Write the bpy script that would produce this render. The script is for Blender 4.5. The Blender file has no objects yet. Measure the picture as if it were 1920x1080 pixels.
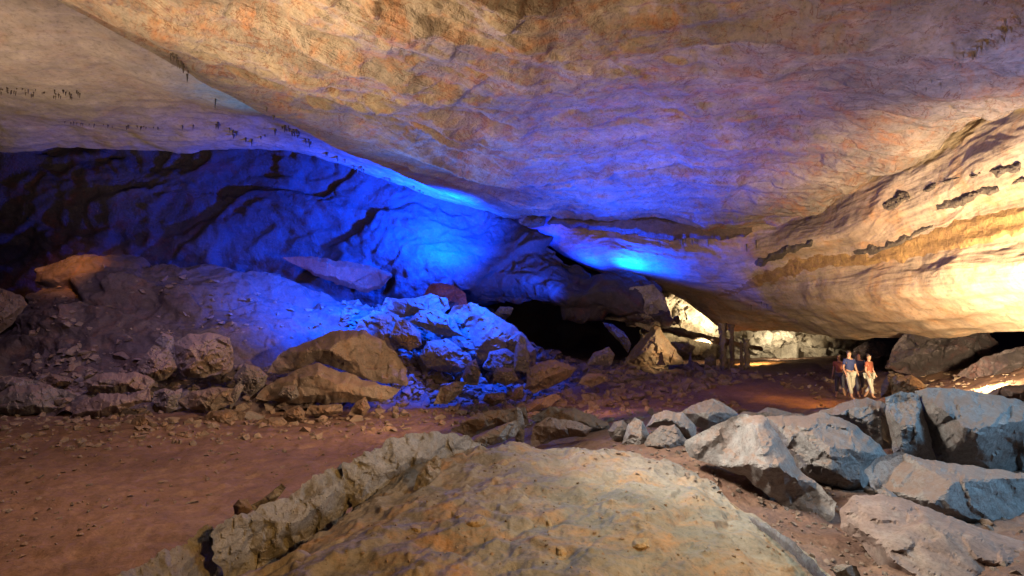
import bpy, bmesh, math, random
import numpy as np
from mathutils import Vector, Matrix
from mathutils.geometry import delaunay_2d_cdt
R = math.radians
SC = bpy.context.scene
COL = SC.collection
# ------------------------------------------------------------------ camera
F = 960.0
EYE = np.array([0.0, 0.0, 3.0])
PITCH = math.atan(60 / F)
cam = bpy.data.cameras.new('camera'); camo = bpy.data.objects.new('camera', cam); COL.objects.link(camo)
cam.lens = 18; cam.sensor_width = 36; cam.clip_end = 500; cam.clip_start = 0.05
camo.location = EYE; camo.rotation_euler = (R(90) + PITCH, 0, 0)
SC.camera = camo
CP, SP = math.cos(PITCH), math.sin(PITCH)
def W(px, py, d):
    """point of the cave seen at photo position px,py (1920x1080) at forward distance d"""
    a = (px - 960) / F * d; b = -(py - 540) / F * d
    return np.array([a, d * CP - b * SP, d * SP + b * CP]) + EYE
# ------------------------------------------------------------------ world
wd = bpy.data.worlds.new('World'); SC.world = wd; wd.use_nodes = True
wd.node_tree.nodes['Background'].inputs[0].default_value = (0.42, 0.36, 0.9, 1)
wd.node_tree.nodes['Background'].inputs[1].default_value = 0.01
SC.view_settings.view_transform = 'Standard'; SC.view_settings.look = 'None'
SC.view_settings.exposure = 1.0; SC.view_settings.gamma = 1
# ------------------------------------------------------------------ unseen lamps added for the cave's coloured light, some in open air
def lamp(kind, pos, power, col, target=None, size=90, blend=1.0, radius=0.15):
    l = bpy.data.lights.new('unseen_lamp_light', kind); l.energy = power * 1.1; l.color = col
    o = bpy.data.objects.new('unseen_lamp_light', l); COL.objects.link(o); o.location = pos
    if kind == 'AREA': l.shape = 'DISK'; l.size = radius * 2
    else: l.shadow_soft_size = radius
    if kind == 'SPOT': l.spot_size = R(size); l.spot_blend = blend
    if target is not None:
        v = Vector(target) - Vector(pos); o.rotation_euler = v.to_track_quat('-Z', 'Y').to_euler()
    return o
WARM = (1.0, 0.72, 0.42); BLUE = (0.0, 0.07, 1.0); GOLD = (1.0, 0.66, 0.30); CREAM = (1.0, 0.88, 0.62)
#LIGHTS
lamp('SPOT', (-5.0, 8.5, 4.8), 2300, (1, 0.72, 0.42), (-2.0, 13, 9.5), 135)
lamp('SPOT', (-2.5, 2.5, 3.0), 900, (1, 0.66, 0.34), (0.5, 9, 9.3), 125)
lamp('SPOT', (6, 5.5, 2.8), 480, (1, 0.58, 0.28), (6.5, 10, 9.2), 115)
lamp('SPOT', (6, 15, 3.0), 420, (1, 0.52, 0.26), (5, 17.5, 9.2), 120)
lamp('SPOT', (-4, 21.5, 5.0), 3000, (0.05, 0.2, 1), (0, 15, 9.3), 125)
lamp('SPOT', (11, 8, 4.5), 1100, (0.22, 0.34, 1), (9, 13, 8.5), 110)
lamp('SPOT', W(1150, 640, 23), 10500, (0, 0.06, 1), W(1160, 320, 22), 105)
lamp('SPOT', W(1098, 524, 30.2), 1700, (0, 0.03, 1), W(1120, 440, 30.0), 150, radius=0.1)
lamp('SPOT', W(1020, 474, 29.6), 900, (0, 0.02, 1), W(1010, 420, 30), 150, radius=0.1)
lamp('SPOT', W(860, 430, 24.6), 25000, (0, 0.05, 1), W(770, 425, 28.8), 155, radius=0.3)
lamp('SPOT', W(880, 420, 19.5), 9500, (0, 0.06, 1), W(850, 620, 21), 95, radius=0.3)
lamp('SPOT', W(690, 470, 19), 11000, (0, 0.06, 1), W(620, 575, 22), 95, radius=0.3)
lamp('SPOT', (-13, 13, 2.5), 2300, (1, 0.72, 0.5), (-15.5, 15.5, 10), 100)
lamp('SPOT', W(600, 400, 20), 800, (0, 0.4, 1), W(520, 220, 19), 70)
lamp('SPOT', W(1885, 722, 9.8), 10500, (1, 0.74, 0.42), W(1960, 560, 12.5), 112)
lamp('SPOT', W(1700, 690, 13), 420, (1, 0.55, 0.4), W(1650, 480, 19), 110)
lamp('SPOT', W(1850, 690, 14.0), 700, (1, 0.7, 0.34), W(1850, 725, 13.8), 130)
lamp('SPOT', W(1320, 655, 36.4), 3400, (1, 0.8, 0.48), W(1300, 575, 39), 120)
lamp('SPOT', W(1450, 655, 35.8), 800, (1, 0.85, 0.58), W(1470, 640, 39.5), 120)
lamp('SPOT', W(1400, 640, 33), 1200, (1, 0.6, 0.18), W(1420, 695, 33), 100)
lamp('SPOT', W(1360, 640, 22.5), 1400, (1, 0.68, 0.34), W(1235, 650, 27), 40)  # spot added to brighten the pyramid rock
lamp('SPOT', W(1570, 640, 16.5), 240, (1, 0.42, 0.08), W(1500, 745, 18), 75)
lamp('SPOT', (2.6, 0.2, 4.2), 620, (1, 0.52, 0.14), (-0.3, 3.0, 1.6), 75, radius=0.15)
lamp('SPOT', (3.0, 3.0, 6.5), 480, (1, 0.86, 0.74), (1.0, 6.0, 1.0), 75, radius=0.25)
lamp('SPOT', (-1.5, 5.0, 6.0), 2100, (1, 0.9, 0.8), (5.2, 6.5, 1.0), 70, radius=0.6)
lamp('SPOT', (9.5, 4.5, 4.5), 1000, (0.3, 0.6, 0.95), (4.6, 6.5, 1.5), 80, radius=1.2)
lamp('SPOT', (1.5, 5.5, 5.5), 330, (0.6, 0.85, 0.75), (1.7, 3.6, 1.6), 60, radius=0.2)
lamp('SPOT', (-4, 9, 8.0), 1150, (1, 0.64, 0.42), (-8.5, 9, 0), 140, radius=0.5)
lamp('SPOT', (-9, 12, 7.0), 850, (0.55, 0.42, 1), (-13, 20, 3), 90, radius=0.3)  # dim violet fill added over the left slope
lamp('SPOT', W(90, 380, 17), 900, (1, 0.36, 0.08), W(140, 500, 21), 42, radius=0.1)
lamp('SPOT', W(1000, 600, 11), 1500, (1, 0.62, 0.34), W(560, 725, 16.3), 70, radius=0.3)
lamp('SPOT', W(1000, 580, 10), 650, (1, 0.5, 0.36), W(1150, 775, 15), 70, radius=0.4)
lamp('SPOT', W(1170, 534, 29.6), 6000, (0, 0.05, 1), W(1230, 440, 28.5), 150, radius=0.1)
lamp('SPOT', W(1070, 575, 23.5), 4800, (0, 0.06, 1), W(960, 465, 27.5), 75, radius=0.3)  # blue fill added for the right part of the back wall
lamp('SPOT', (-9.5, 6.0, 4.6), 3300, (1.0, 0.74, 0.46), (-7.0, 8.5, 9.6), 85)
#ENDLIGHTS
# ------------------------------------------------------------------ noise
rs = np.random.RandomState(7)
PERM = rs.permutation(512).astype(np.int64)
def hsh(i, j, k): return PERM[(PERM[(PERM[i & 511] + j) & 511] + k) & 511]
G3 = rs.normal(size=(512, 3)); G3 /= np.linalg.norm(G3, axis=1)[:, None]
def pn(P):
    P = np.asarray(P, float); I = np.floor(P).astype(np.int64); f = P - I; u = f * f * f * (f * (f * 6 - 15) + 10)
    out = np.zeros(len(P))
    for a in (0, 1):
        for b in (0, 1):
            for c in (0, 1):
                g = G3[hsh(I[:, 0] + a, I[:, 1] + b, I[:, 2] + c)]
                dd = ((f - np.array([a, b, c])) * g).sum(1)
                w = (u[:, 0] if a else 1 - u[:, 0]) * (u[:, 1] if b else 1 - u[:, 1]) * (u[:, 2] if c else 1 - u[:, 2])
                out += w * dd
    return out
def fbm(P, o=4, l=2.03, g=0.5):
    s = 0; a = 1
    for i in range(o): s = s + a * pn(P + 17.3 * i); P = P * l; a *= g
    return s
def ridged(P, o=4, l=2.1, g=0.5):
    s = 0; a = 1
    for i in range(o): s = s + a * (0.5 - np.abs(pn(P + 31.7 * i)) * 2); P = P * l; a *= g
    return s
OFF = rs.rand(512, 3); NRM = rs.normal(size=(512, 3)); NRM /= np.linalg.norm(NRM, axis=1)[:, None]; VAL = rs.rand(512) * 2 - 1
def facets(P, sharp=14.0, tilt=1.0):
    """broken-rock relief: every cell is its own tilted plane, joined over narrow seams"""
    I = np.floor(P).astype(np.int64); num = np.zeros(len(P)); den = np.zeros(len(P)) + 1e-12
    for a in (-1, 0, 1):
        for b in (-1, 0, 1):
            for c in (-1, 0, 1):
                h = hsh(I[:, 0] + a, I[:, 1] + b, I[:, 2] + c)
                C = I + np.array([a, b, c]) + OFF[h]; v = P - C; w = np.exp(-sharp * (v * v).sum(1))
                num += w * ((v * NRM[h]).sum(1) * tilt + VAL[h] * 0.35); den += w
    return num / den
def scarps(t, P, sc=1.0, w=5.0):
    """overlapping broken layers: long gentle ramps ended by sharp ragged drops; t runs across the layers"""
    q = t * sc + fbm(P * 0.55 * sc, 4) * 1.1 + fbm(P * 2.2 * sc + 7, 4) * 0.28
    f = q - np.floor(q); return np.minimum(f, (1 - f) * w) * np.clip(0.6 + 1.6 * pn(P * 0.5 * sc + 40), 0.0, 1.4)
# ------------------------------------------------------------------ materials
def mat(name, c1, c2, c3=None, scale=1.0, strata=0.0, bump=0.5, rough=0.85, vec='Object', stain=0.55, seed=0.0, st_scale=(0.25, 2.2, 1), veins=0.0, vcol=(0.06, 0.03, 0.02), spec=0.3, bdist=0.06, dust=0.0):
    c1, c2, c3 = [c and tuple(v * 0.68 for v in c) for c in (c1, c2, c3)]
    m = bpy.data.materials.new(name); m.use_nodes = True; nt = m.node_tree; N = nt.nodes; L = nt.links
    b = N['Principled BSDF']; b.inputs['Roughness'].default_value = rough
    b.inputs['Specular IOR Level'].default_value = spec
    tc = N.new('ShaderNodeTexCoord'); src = tc.outputs['Object']
    mp = N.new('ShaderNodeMapping'); mp.inputs['Location'].default_value = (seed, seed * 1.7, seed * .3); L.new(src, mp.inputs[0]); base = mp.outputs[0]
    at = N.new('ShaderNodeAttribute'); at.attribute_name = 'strata'
    ms = N.new('ShaderNodeMapping'); ms.inputs['Scale'].default_value = st_scale; L.new(at.outputs['Vector'], ms.inputs[0])
    def noise(s, det=8, r=0.6, dist=0.0, v=None, typ=None):
        n = N.new('ShaderNodeTexNoise'); n.inputs['Scale'].default_value = s * scale; n.inputs['Detail'].default_value = det
        n.inputs['Roughness'].default_value = r; n.inputs['Distortion'].default_value = dist
        if typ: n.noise_type = typ
        L.new(v or base, n.inputs['Vector']); return n.outputs[0]
    def ramp(x, a, bb):
        r = N.new('ShaderNodeMapRange'); r.inputs[1].default_value = a; r.inputs[2].default_value = bb; L.new(x, r.inputs[0]); return r.outputs[0]
    def mix(f, a, c, bt='MIX'):
        x = N.new('ShaderNodeMix'); x.data_type = 'RGBA'; x.blend_type = bt
        if isinstance(f, float): x.inputs[0].default_value = f
        else: L.new(f, x.inputs[0])
        for v, i in ((a, 6), (c, 7)):
            if isinstance(v, tuple): x.inputs[i].default_value = v + (1,)
            else: L.new(v, x.inputs[i])
        return x.outputs[2]
    def math_(op, a, c):
        x = N.new('ShaderNodeMath'); x.operation = op
        for v, i in ((a, 0), (c, 1)):
            if isinstance(v, (float, int)): x.inputs[i].default_value = v
            else: L.new(v, x.inputs[i])
        return x.outputs[0]
    big = noise(0.35, 6, 0.62, 0.8)
    c = mix(ramp(big, 0.38, 0.62), c1, c2)
    fine = noise(3.2, 10, 0.7, 0.5)
    c = mix(ramp(fine, 0.25, 0.75), mix(0.55, c, (0.02, 0.018, 0.015)), c)
    if c3:
        s1 = noise(0.9, 9, 0.7, 1.6); s2 = noise(5.0, 6, 0.7)
        f = math_('MULTIPLY', math_('MULTIPLY', ramp(s1, 0.48, 0.62), ramp(s2, 0.3, 0.62)), stain)
        c = mix(f, c, c3)
    if strata > 0:
        sn = noise(1.0, 8, 0.62, 0.6, ms.outputs[0])
        c = mix(math_('MULTIPLY', ramp(sn, 0.56, 0.36), 0.45 * min(1, strata * 1.5)), c, mix(0.75, c, (0.05, 0.03, 0.02)))
    if veins > 0:
        vn = noise(1.3, 5, 0.6, 1.0); v1 = math_('ABSOLUTE', math_('SUBTRACT', vn, 0.5), 0)
        c = mix(math_('MULTIPLY', ramp(v1, 0.012, 0.0), veins), c, vcol)
    gc = noise(15.0, 7, 0.78)
    c = mix(math_('MULTIPLY', ramp(gc, 0.50, 0.36), 0.55), c, mix(0.7, c, (0.01, 0.008, 0.006)))
    c = mix(math_('MULTIPLY', ramp(gc, 0.60, 0.70), 0.35), c, mix(0.5, c, (0.6, 0.52, 0.42)))
    if dust > 0:
        ge = N.new('ShaderNodeNewGeometry'); sx = N.new('ShaderNodeSeparateXYZ'); L.new(ge.outputs['Normal'], sx.inputs[0])
        dz = math_('ADD', sx.outputs[2], math_('MULTIPLY', math_('SUBTRACT', noise(2.5, 6, 0.7), 0.5), 1.4))
        c = mix(math_('MULTIPLY', ramp(dz, 0.45, 0.95), dust), c, (0.20, 0.125, 0.085))
    L.new(c, b.inputs['Base Color'])
    gr = noise(24.0, 6, 0.75)
    h = math_('ADD', math_('MULTIPLY', noise(2.2, 12, 0.66, 0.4), 1.0), math_('MULTIPLY', noise(9.0, 8, 0.7, 0.2), 0.25))
    h = math_('ADD', h, math_('MULTIPLY', gr, 0.12))
    h = math_('ADD', h, math_('MULTIPLY', noise(1.4, 8, 0.6, 0.3, typ='RIDGED_MULTIFRACTAL'), 0.18))
    if strata > 0:
        h = math_('ADD', h, math_('MULTIPLY', noise(1.0, 10, 0.65, 0.5, ms.outputs[0]), strata * 1.6))
    bp = N.new('ShaderNodeBump'); bp.inputs['Strength'].default_value = bump; bp.inputs['Distance'].default_value = bdist
    L.new(h, bp.inputs['Height']); L.new(bp.outputs[0], b.inputs['Normal'])
    return m
RUST = (0.30, 0.12, 0.045)
M_ceil = mat('ceiling_limestone', (0.52, 0.41, 0.29), (0.30, 0.25, 0.22), (0.40, 0.16, 0.06), 0.8, 0.9, 1.0, st_scale=(0.35, 2.2, 1), stain=0.85, veins=0.8, vcol=(0.12, 0.045, 0.02), bdist=0.22)
M_slab = mat('pale_slab_limestone', (0.48, 0.40, 0.33), (0.42, 0.36, 0.30), (0.34, 0.19, 0.10), 0.5, 0.25, 0.4, st_scale=(0.15, 2.5, 1), stain=0.4, bdist=0.06)
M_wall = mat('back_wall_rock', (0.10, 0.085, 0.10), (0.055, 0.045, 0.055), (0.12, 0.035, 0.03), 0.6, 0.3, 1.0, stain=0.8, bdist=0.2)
M_right = mat('smooth_flowing_limestone', (0.66, 0.52, 0.36), (0.50, 0.36, 0.25), (0.52, 0.22, 0.05), 0.45, 0.8, 0.7, st_scale=(0.12, 2.6, 1), stain=0.55, bdist=0.07)
M_clay = mat('red_clay', (0.34, 0.19, 0.125), (0.23, 0.125, 0.085), (0.42, 0.27, 0.16), 1.2, 0.35, 1.0, rough=0.75, stain=0.5, st_scale=(0.5, 2.6, 1), bdist=0.06)
M_hill = mat('dusty_slope_rock', (0.21, 0.17, 0.155), (0.13, 0.10, 0.095), (0.24, 0.11, 0.06), 0.9, 0.5, 0.9, st_scale=(0.3, 2.0, 1), stain=0.5, bdist=0.12)
M_b = [mat('tan_boulder_rock', (0.36, 0.29, 0.22), (0.27, 0.21, 0.16), (0.34, 0.17, 0.07), 1.0, 0, 0.8, stain=0.5, seed=3, bdist=0.08, dust=0.6),
       mat('brown_boulder_rock', (0.30, 0.21, 0.14), (0.24, 0.17, 0.12), (0.36, 0.17, 0.06), 1.1, 0, 0.8, stain=0.6, seed=11, bdist=0.08),
       mat('grey_boulder_rock', (0.33, 0.30, 0.27), (0.25, 0.225, 0.20), (0.25, 0.15, 0.10), 1.2, 0, 0.8, stain=0.35, seed=23, bdist=0.08, dust=0.6)]
M_near = mat('pale_grey_boulder_rock', (0.46, 0.44, 0.41), (0.32, 0.30, 0.28), (0.28, 0.17, 0.12), 2.2, 0, 0.75, stain=0.55, seed=5, veins=0.5, bdist=0.06, dust=0.75)
M_nearclay = mat('clay_covered_rock', (0.36, 0.25, 0.20), (0.30, 0.21, 0.17), (0.40, 0.34, 0.28), 2.4, 0, 0.6, stain=0.5, seed=8, bdist=0.03)
M_ridge = mat('crumbly_grey_limestone', (0.58, 0.57, 0.55), (0.36, 0.34, 0.30), (0.32, 0.20, 0.09), 3.0, 0, 1.0, stain=0.4, seed=2, bdist=0.05)
M_red = mat('rust_red_rock', (0.42, 0.12, 0.07), (0.34, 0.09, 0.05), (0.20, 0.05, 0.03), 1.0, 0, 0.8, seed=9, bdist=0.1)
M_ledge = mat('brown_ledge_rock', (0.22, 0.145, 0.10), (0.17, 0.12, 0.09), (0.10, 0.06, 0.05), 1.2, 0, 1.0, seed=14, bdist=0.15)
M_cream = mat('cream_flowstone', (0.62, 0.55, 0.44), (0.30, 0.25, 0.18), (0.10, 0.07, 0.05), 0.9, 0.5, 1.0, stain=0.8, seed=4, bdist=0.15)
M_ochre = mat('ochre_crust_rock', (0.50, 0.30, 0.10), (0.42, 0.24, 0.09), (0.20, 0.10, 0.05), 1.4, 0, 1.0, stain=0.8, seed=6, bdist=0.12)
M_dark = mat('dark_tufa_and_shade', (0.16, 0.12, 0.09), (0.10, 0.08, 0.065), None, 2.0, 0, 1.0, bdist=0.1)  # also the dark of the shaded recess on the right wall
# ------------------------------------------------------------------ object helpers
def tag(o, label=None, cat=None, group=None, kind=None):
    if label: o['label'] = label
    if cat: o['category'] = cat
    if group: o['group'] = group
    if kind: o['kind'] = kind
    return o
def link_mesh(name, V, Fc, m, parent=None, strata=None, smooth=True, loc=None):
    me = bpy.data.meshes.new(name)
    V = np.asarray(V, float)
    if loc is not None: V = V - np.asarray(loc)
    me.from_pydata(V.tolist(), [], [tuple(int(i) for i in f) for f in Fc]); me.validate()
    if strata is not None and len(me.vertices) == len(strata):
        a = me.attributes.new('strata', 'FLOAT_VECTOR', 'POINT'); a.data.foreach_set('vector', np.asarray(strata, np.float32).ravel())
    me.polygons.foreach_set('use_smooth', [smooth] * len(me.polygons))
    me.materials.append(m); me.update()
    o = bpy.data.objects.new(name, me); COL.objects.link(o)
    if loc is not None: o.location = loc
    if parent: o.parent = parent
    return o
def crm(n, res):
    """Catmull-Rom weights, n control values -> res samples"""
    M = np.zeros((res, n))
    for r in range(res):
        t = r / (res - 1) * (n - 1); i = min(int(t), n - 2); f = t - i
        w = [-.5 * f + f * f - .5 * f ** 3, 1 - 2.5 * f * f + 1.5 * f ** 3, .5 * f + 2 * f * f - 1.5 * f ** 3, -.5 * f * f + .5 * f ** 3]
        for k in range(4):
            j = i - 1 + k
            if j < 0: M[r, 0] += 2 * w[k]; M[r, 1] -= w[k]
            elif j > n - 1: M[r, n - 1] += 2 * w[k]; M[r, n - 2] -= w[k]
            else: M[r, j] += w[k]
    return M
def grid_normals(P):
    du = np.gradient(P, axis=1); dv = np.gradient(P, axis=0); n = np.cross(du, dv); n /= np.linalg.norm(n, axis=2)[:, :, None] + 1e-9
    return n
def patch(name, rows, nu, nv, m, disp=None, pre=None, post=None, srot=0.0, resample=True, sfun=None):
    """rock surface lofted through rows of (photo x, photo y, distance); pre/post = world-space steps curling the edge back"""
    G = []
    if resample:                                   # even out rows with different column counts
        n = max(len(r) for r in rows); out = []
        for r in rows:
            A = np.array([W(*p) for p in r])
            out.append(A if len(r) == n else crm(len(r), n) @ A)
        G = out
    G = list(G)
    for s in (pre or []): G.insert(0, G[0] + np.array(s))
    for s in (post or []): G.append(G[-1] + np.array(s))
    G = np.array(G)
    A = crm(G.shape[0], nv); B = crm(G.shape[1], nu)
    P = np.einsum('ij,jkc->ikc', A, G); P = np.einsum('ij,kjc->kic', B, P)
    n = grid_normals(P)
    toeye = EYE - P; s = np.sign((toeye * n).sum(2)); n = n * (1 if np.median(s) >= 0 else -1)
    su = np.cumsum(np.linalg.norm(np.diff(P, axis=1, prepend=P[:, :1]), axis=2), axis=1)
    sv = np.cumsum(np.linalg.norm(np.diff(P, axis=0, prepend=P[:1]), axis=2), axis=0)
    su = np.broadcast_to(su.mean(0), su.shape); sv = np.broadcast_to(sv.mean(1)[:, None], sv.shape)
    c, sn = math.cos(srot), math.sin(srot)
    S = np.stack([su * c - sv * sn, su * sn + sv * c, np.zeros_like(su)], 2)
    Pf = P.reshape(-1, 3); Sf = S.reshape(-1, 3)
    if sfun is not None: Sf = sfun(Pf)
    if disp is not None: Pf = Pf + n.reshape(-1, 3) * disp(Pf, Sf)[:, None]
    F_ = []
    idx = np.arange(nu * nv).reshape(nv, nu)
    F_ = np.stack([idx[:-1, :-1], idx[:-1, 1:], idx[1:, 1:], idx[1:, :-1]], 2).reshape(-1, 4)
    return link_mesh(name, Pf, F_, m, strata=Sf)
def inpoly(P, poly):
    x, y = P[:, 0], P[:, 1]; r = np.zeros(len(P), bool); n = len(poly)
    for i in range(n):
        x1, y1 = poly[i]; x2, y2 = poly[(i + 1) % n]
        if y1 == y2: continue
        c = ((y1 > y) != (y2 > y)) & (x < (x2 - x1) * (y - y1) / (y2 - y1) + x1); r ^= c
    return r
def edgedist(P, poly):
    D = np.full(len(P), 1e9); n = len(poly)
    for i in range(n):
        a = np.array(poly[i], float); b = np.array(poly[(i + 1) % n], float); ab = b - a
        t = np.clip(((P - a) @ ab) / (ab @ ab + 1e-9), 0, 1); D = np.minimum(D, np.linalg.norm(P - (a + t[:, None] * ab), axis=1))
    return D
def rock(name, poly, d, label, m, thick=0.5, g=(0, 0), nf=7, slope=1.6, sp=None, seed=0, cat='boulder', group=None, rough=1.0, jag=1.0, parent=None, df=None):
    """boulder with a measured outline at distance d, a faceted front, a faceted back and real thickness (metres)"""
    r = np.random.RandomState(seed + 1); poly = [tuple(map(float, p)) for p in poly]
    A = np.array(poly); cx, cy = A.mean(0); ext = (A.max(0) - A.min(0)); sz = max(ext)
    dfun = df
    if d is None: d = float(df(np.array([[cx, cy]]))[0])
    mpp = d / F                                              # metres per photo pixel
    if sp is None: sp = max(1.6, min(5.0, math.sqrt(ext[0] * ext[1] / 2600.0)))
    B = []
    n = len(poly)
    for i in range(n):                                        # boundary with small broken-edge wobble
        a, b = np.array(poly[i]), np.array(poly[(i + 1) % n]); L_ = np.linalg.norm(b - a); k = max(1, int(L_ / sp)); nn = np.array([-(b - a)[1], (b - a)[0]]) / (L_ + 1e-9)
        for j in range(k):
            p = a + (b - a) * j / k; q = np.array([[p[0] * 0.05, p[1] * 0.05, seed * 3.1]])
            B.append(p + nn * (fbm(q, 4)[0] * min(5.0, sz * 0.035) * jag * (1 if j else 0.5)))
    B = np.array(B)
    gx, gy = np.meshgrid(np.arange(A[:, 0].min(), A[:, 0].max(), sp), np.arange(A[:, 1].min(), A[:, 1].max(), sp))
    I = np.stack([gx.ravel(), gy.ravel()], 1) + r.uniform(-.3, .3, (gx.size, 2)) * sp
    I = I[inpoly(I, B.tolist())]; I = I[edgedist(I, B.tolist()) > sp * 0.5]
    pts = np.vstack([B, I]) if len(I) else B
    vs, _, fs, *_ = delaunay_2d_cdt([Vector(p) for p in pts], [(i, (i + 1) % len(B)) for i in range(len(B))], [], 1, 1e-6)
    v2 = np.array([tuple(v) for v in vs])
    ed = edgedist(v2, B.tolist()); q = (v2 - [cx, cy])
    def bulge(rr, th, pl=None):
        bb = np.minimum(ed * mpp * slope, 10)
        for i in range(nf):
            if dfun is not None: bb = np.minimum(bb, th); break
            a = rr.uniform(0, 2 * math.pi); t = rr.uniform(0.2, 1.1) * min(1.0, th * 3.2 / (sz * mpp)); nv = np.array([math.cos(a), math.sin(a)])
            bb = np.minimum(bb, th * rr.uniform(0.75, 1.15) + t * (q @ nv) * mpp)
        return np.maximum(bb, 0) if pl is None else bb
    bf = bulge(r, thick); bk = bulge(r, thick * 0.8)
    dep = d + g[0] * q[:, 0] + g[1] * q[:, 1] if dfun is None else dfun(v2)
    wf = np.clip(ed / (sp * 3), 0, 1)
    Pc = np.array([W(x, y, dd) for (x, y), dd in zip(v2, dep)])
    fq = 1.0 / max(0.12, sz * mpp * 0.22)
    ns = (facets(Pc * fq + seed, 40) * 0.20 + fbm(Pc * fq * 2.2 + seed, 5) * 0.06 + facets(Pc * fq * 2.6, 40) * 0.09 + scarps(Pc[:, 2] * fq + Pc[:, 0] * fq * .4, Pc * fq * .6 + seed, 2.0) * 0.06) * min(sz * mpp * 0.55, thick * 1.1) * rough
    df = dep - bf + ns * wf - (0.5 * thick * wf if dfun is not None else 0); db = dep + bk + 0.02
    Vf = np.array([W(x, y, dd) for (x, y), dd in zip(v2, df)]); 
    isb = ed < 1e-3
    Vb = np.array([W(x, y, dd) for (x, y), dd in zip(v2, db)])
    nV = len(v2); V = np.vstack([Vf, Vb]); Fc = []
    cnt = {}
    for f in fs:
        f = list(f)
        for i in range(3):
            e = (f[i], f[(i + 1) % 3]); cnt[tuple(sorted(e))] = cnt.get(tuple(sorted(e)), 0) + 1
    keep = [f for f in fs]
    for f in keep: Fc.append(tuple(f)[::-1]); Fc.append(tuple(i + nV for i in f))
    for f in keep:
        for i in range(3):
            e = (f[i], f[(i + 1) % 3])
            if cnt[tuple(sorted(e))] == 1: Fc.append((e[0], e[1], e[1] + nV, e[0] + nV))
    loc = W(cx, A[:, 1].max(), d)
    o = link_mesh(name, V, Fc, m, parent=parent, loc=loc, smooth=True)
    me = o.data
    bm = bmesh.new(); bm.from_mesh(me); bmesh.ops.recalc_face_normals(bm, faces=bm.faces)
    for e in bm.edges: e.smooth = e.calc_face_angle(0) < 0.35
    bm.to_mesh(me); bm.free()
    me.polygons.foreach_set('use_smooth', [True] * len(me.polygons))
    if parent is None: tag(o, label, cat, group)
    return o
# ------------------------------------------------------------------ the floor: one sheet of clay through measured spots
CTRL = [(0,1080,6),(0,900,9.6),(0,780,15.5),(300,1000,7),(300,800,14),(600,900,9.6),(600,790,15),(-500,1000,7),(-900,800,16),(-400,700,22),
 (800,800,13.5),(1000,760,17.5),(1000,720,22),(1200,745,19),(1200,705,26),(1400,722,22),(1400,695,28),(1500,752,18),(1600,747,19.5),(1600,775,15.5),
 (1750,712,19),(1760,745,14.5),(1905,737,11.5),(1940,690,14.5),(1650,700,26),(1800,680,22),(2100,640,14),(2400,700,9),(1300,686,34),(1500,680,32),(1000,700,30),(1100,690,34),
 (1300,672,44),(900,660,60),(1500,660,60),(200,660,40),(600,660,40),(1900,655,34),
 (980,842,6),(980,1080,2.6),(980,960,3.7),(1100,850,6),(760,930,5.0),(600,1080,3.1),(700,1080,2.8),(860,880,5.9),(480,1080,3.4),
 (1200,872,5.8),(1400,962,4.5),(1560,1085,3.1),(1300,1080,2.7),(1250,960,3.8),(1500,1010,4.3),(1700,1085,3.5),(1200,815,8),(1330,850,7),(1450,930,5.6),(1900,1085,3.3),
 (1600,930,5.8),(1900,930,5.6),(1900,860,7.5),(1900,780,9),(2300,950,4),(1650,860,7.2),(1500,850,7.8),(1650,800,9.5),(1400,800,9.5),(1200,780,11),(1000,800,10.5),(1150,850,7)]
MOUND = lambda p: p[2] < 6.3 and 560 < p[0] < 1420 and p[1] > 840
RB = lambda p: p[2] < 8.2 and p[0] >= 1420 and p[1] > 840
CX = np.array([W(*p) - np.array([0, 0, 0.22 if MOUND(p) else 0.2 if RB(p) else 0]) for p in CTRL] + [np.array([x, y, z]) for x, y, z in ((0,0,1.45),(2.5,0,1.3),(-2.0,0,1.2),(-6,0,0.1),(-12,0,0.2),(8,0,1.2),(0,-8,1.2),(-8,-8,0.4),(9,-8,1.2),(-3.2,3.0,0.35),(-2.7,4.2,0.2),(-2.3,5.6,0.1),(-1.6,7.2,0.15))])
Kd = np.linalg.norm(CX[:, None, :2] - CX[None, :, :2], axis=2); Kf = lambda r: np.sqrt(r * r + 0.15)
WT = np.linalg.solve(Kf(Kd) + np.eye(len(CX)) * 0.02, CX[:, 2] - 0.5)
def ground(x, y):
    P = np.stack([np.atleast_1d(x), np.atleast_1d(y)], 1).astype(float)
    out = np.zeros(len(P))
    for s in range(0, len(P), 20000):
        q = P[s:s + 20000]; out[s:s + 20000] = Kf(np.linalg.norm(q[:, None] - CX[None, :, :2], axis=2)) @ WT + 0.5
    return out
def floor_relief(P):
    r = np.hypot(P[:, 0], P[:, 1])
    s = np.clip(r / 12, 0.25, 1.0)
    A = P * np.array([1, 1, 0])
    rot = np.stack([A[:, 0] * 0.95 + A[:, 1] * 0.3, -A[:, 0] * 0.3 + A[:, 1] * 0.95, A[:, 2]], 1)
    h = fbm(A * 0.45, 4) * 0.12 * s + ridged(rot * np.array([0.5, 1.8, 1]), 4) * 0.035
    h += scarps(rot[:, 1] * 0.5, rot * np.array([.35, 1.1, 1]), 1.5) * 0.09 - 0.04 - np.maximum(0, ridged(rot * np.array([0.8, 3.2, 1]) + 4, 3) - 0.45) * 0.10
    h += fbm(A * 2.3 + 5, 5) * 0.06 + np.maximum(0, fbm(A * 5.5 + 9, 3) - 0.25) * 0.10
    return h
th = np.radians(np.linspace(-64, 64, 620)); rr = np.concatenate([np.linspace(0.3, 1.8, 12, endpoint=False), np.geomspace(1.8, 75, 430)])
T_, R_ = np.meshgrid(th, rr); X = (R_ * np.sin(T_)).ravel(); Y = (R_ * np.cos(T_)).ravel(); Y2 = Y - 0.2
Z = ground(X, Y2); Pg = np.stack([X, Y2, Z], 1); Pg[:, 2] += floor_relief(Pg)
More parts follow.
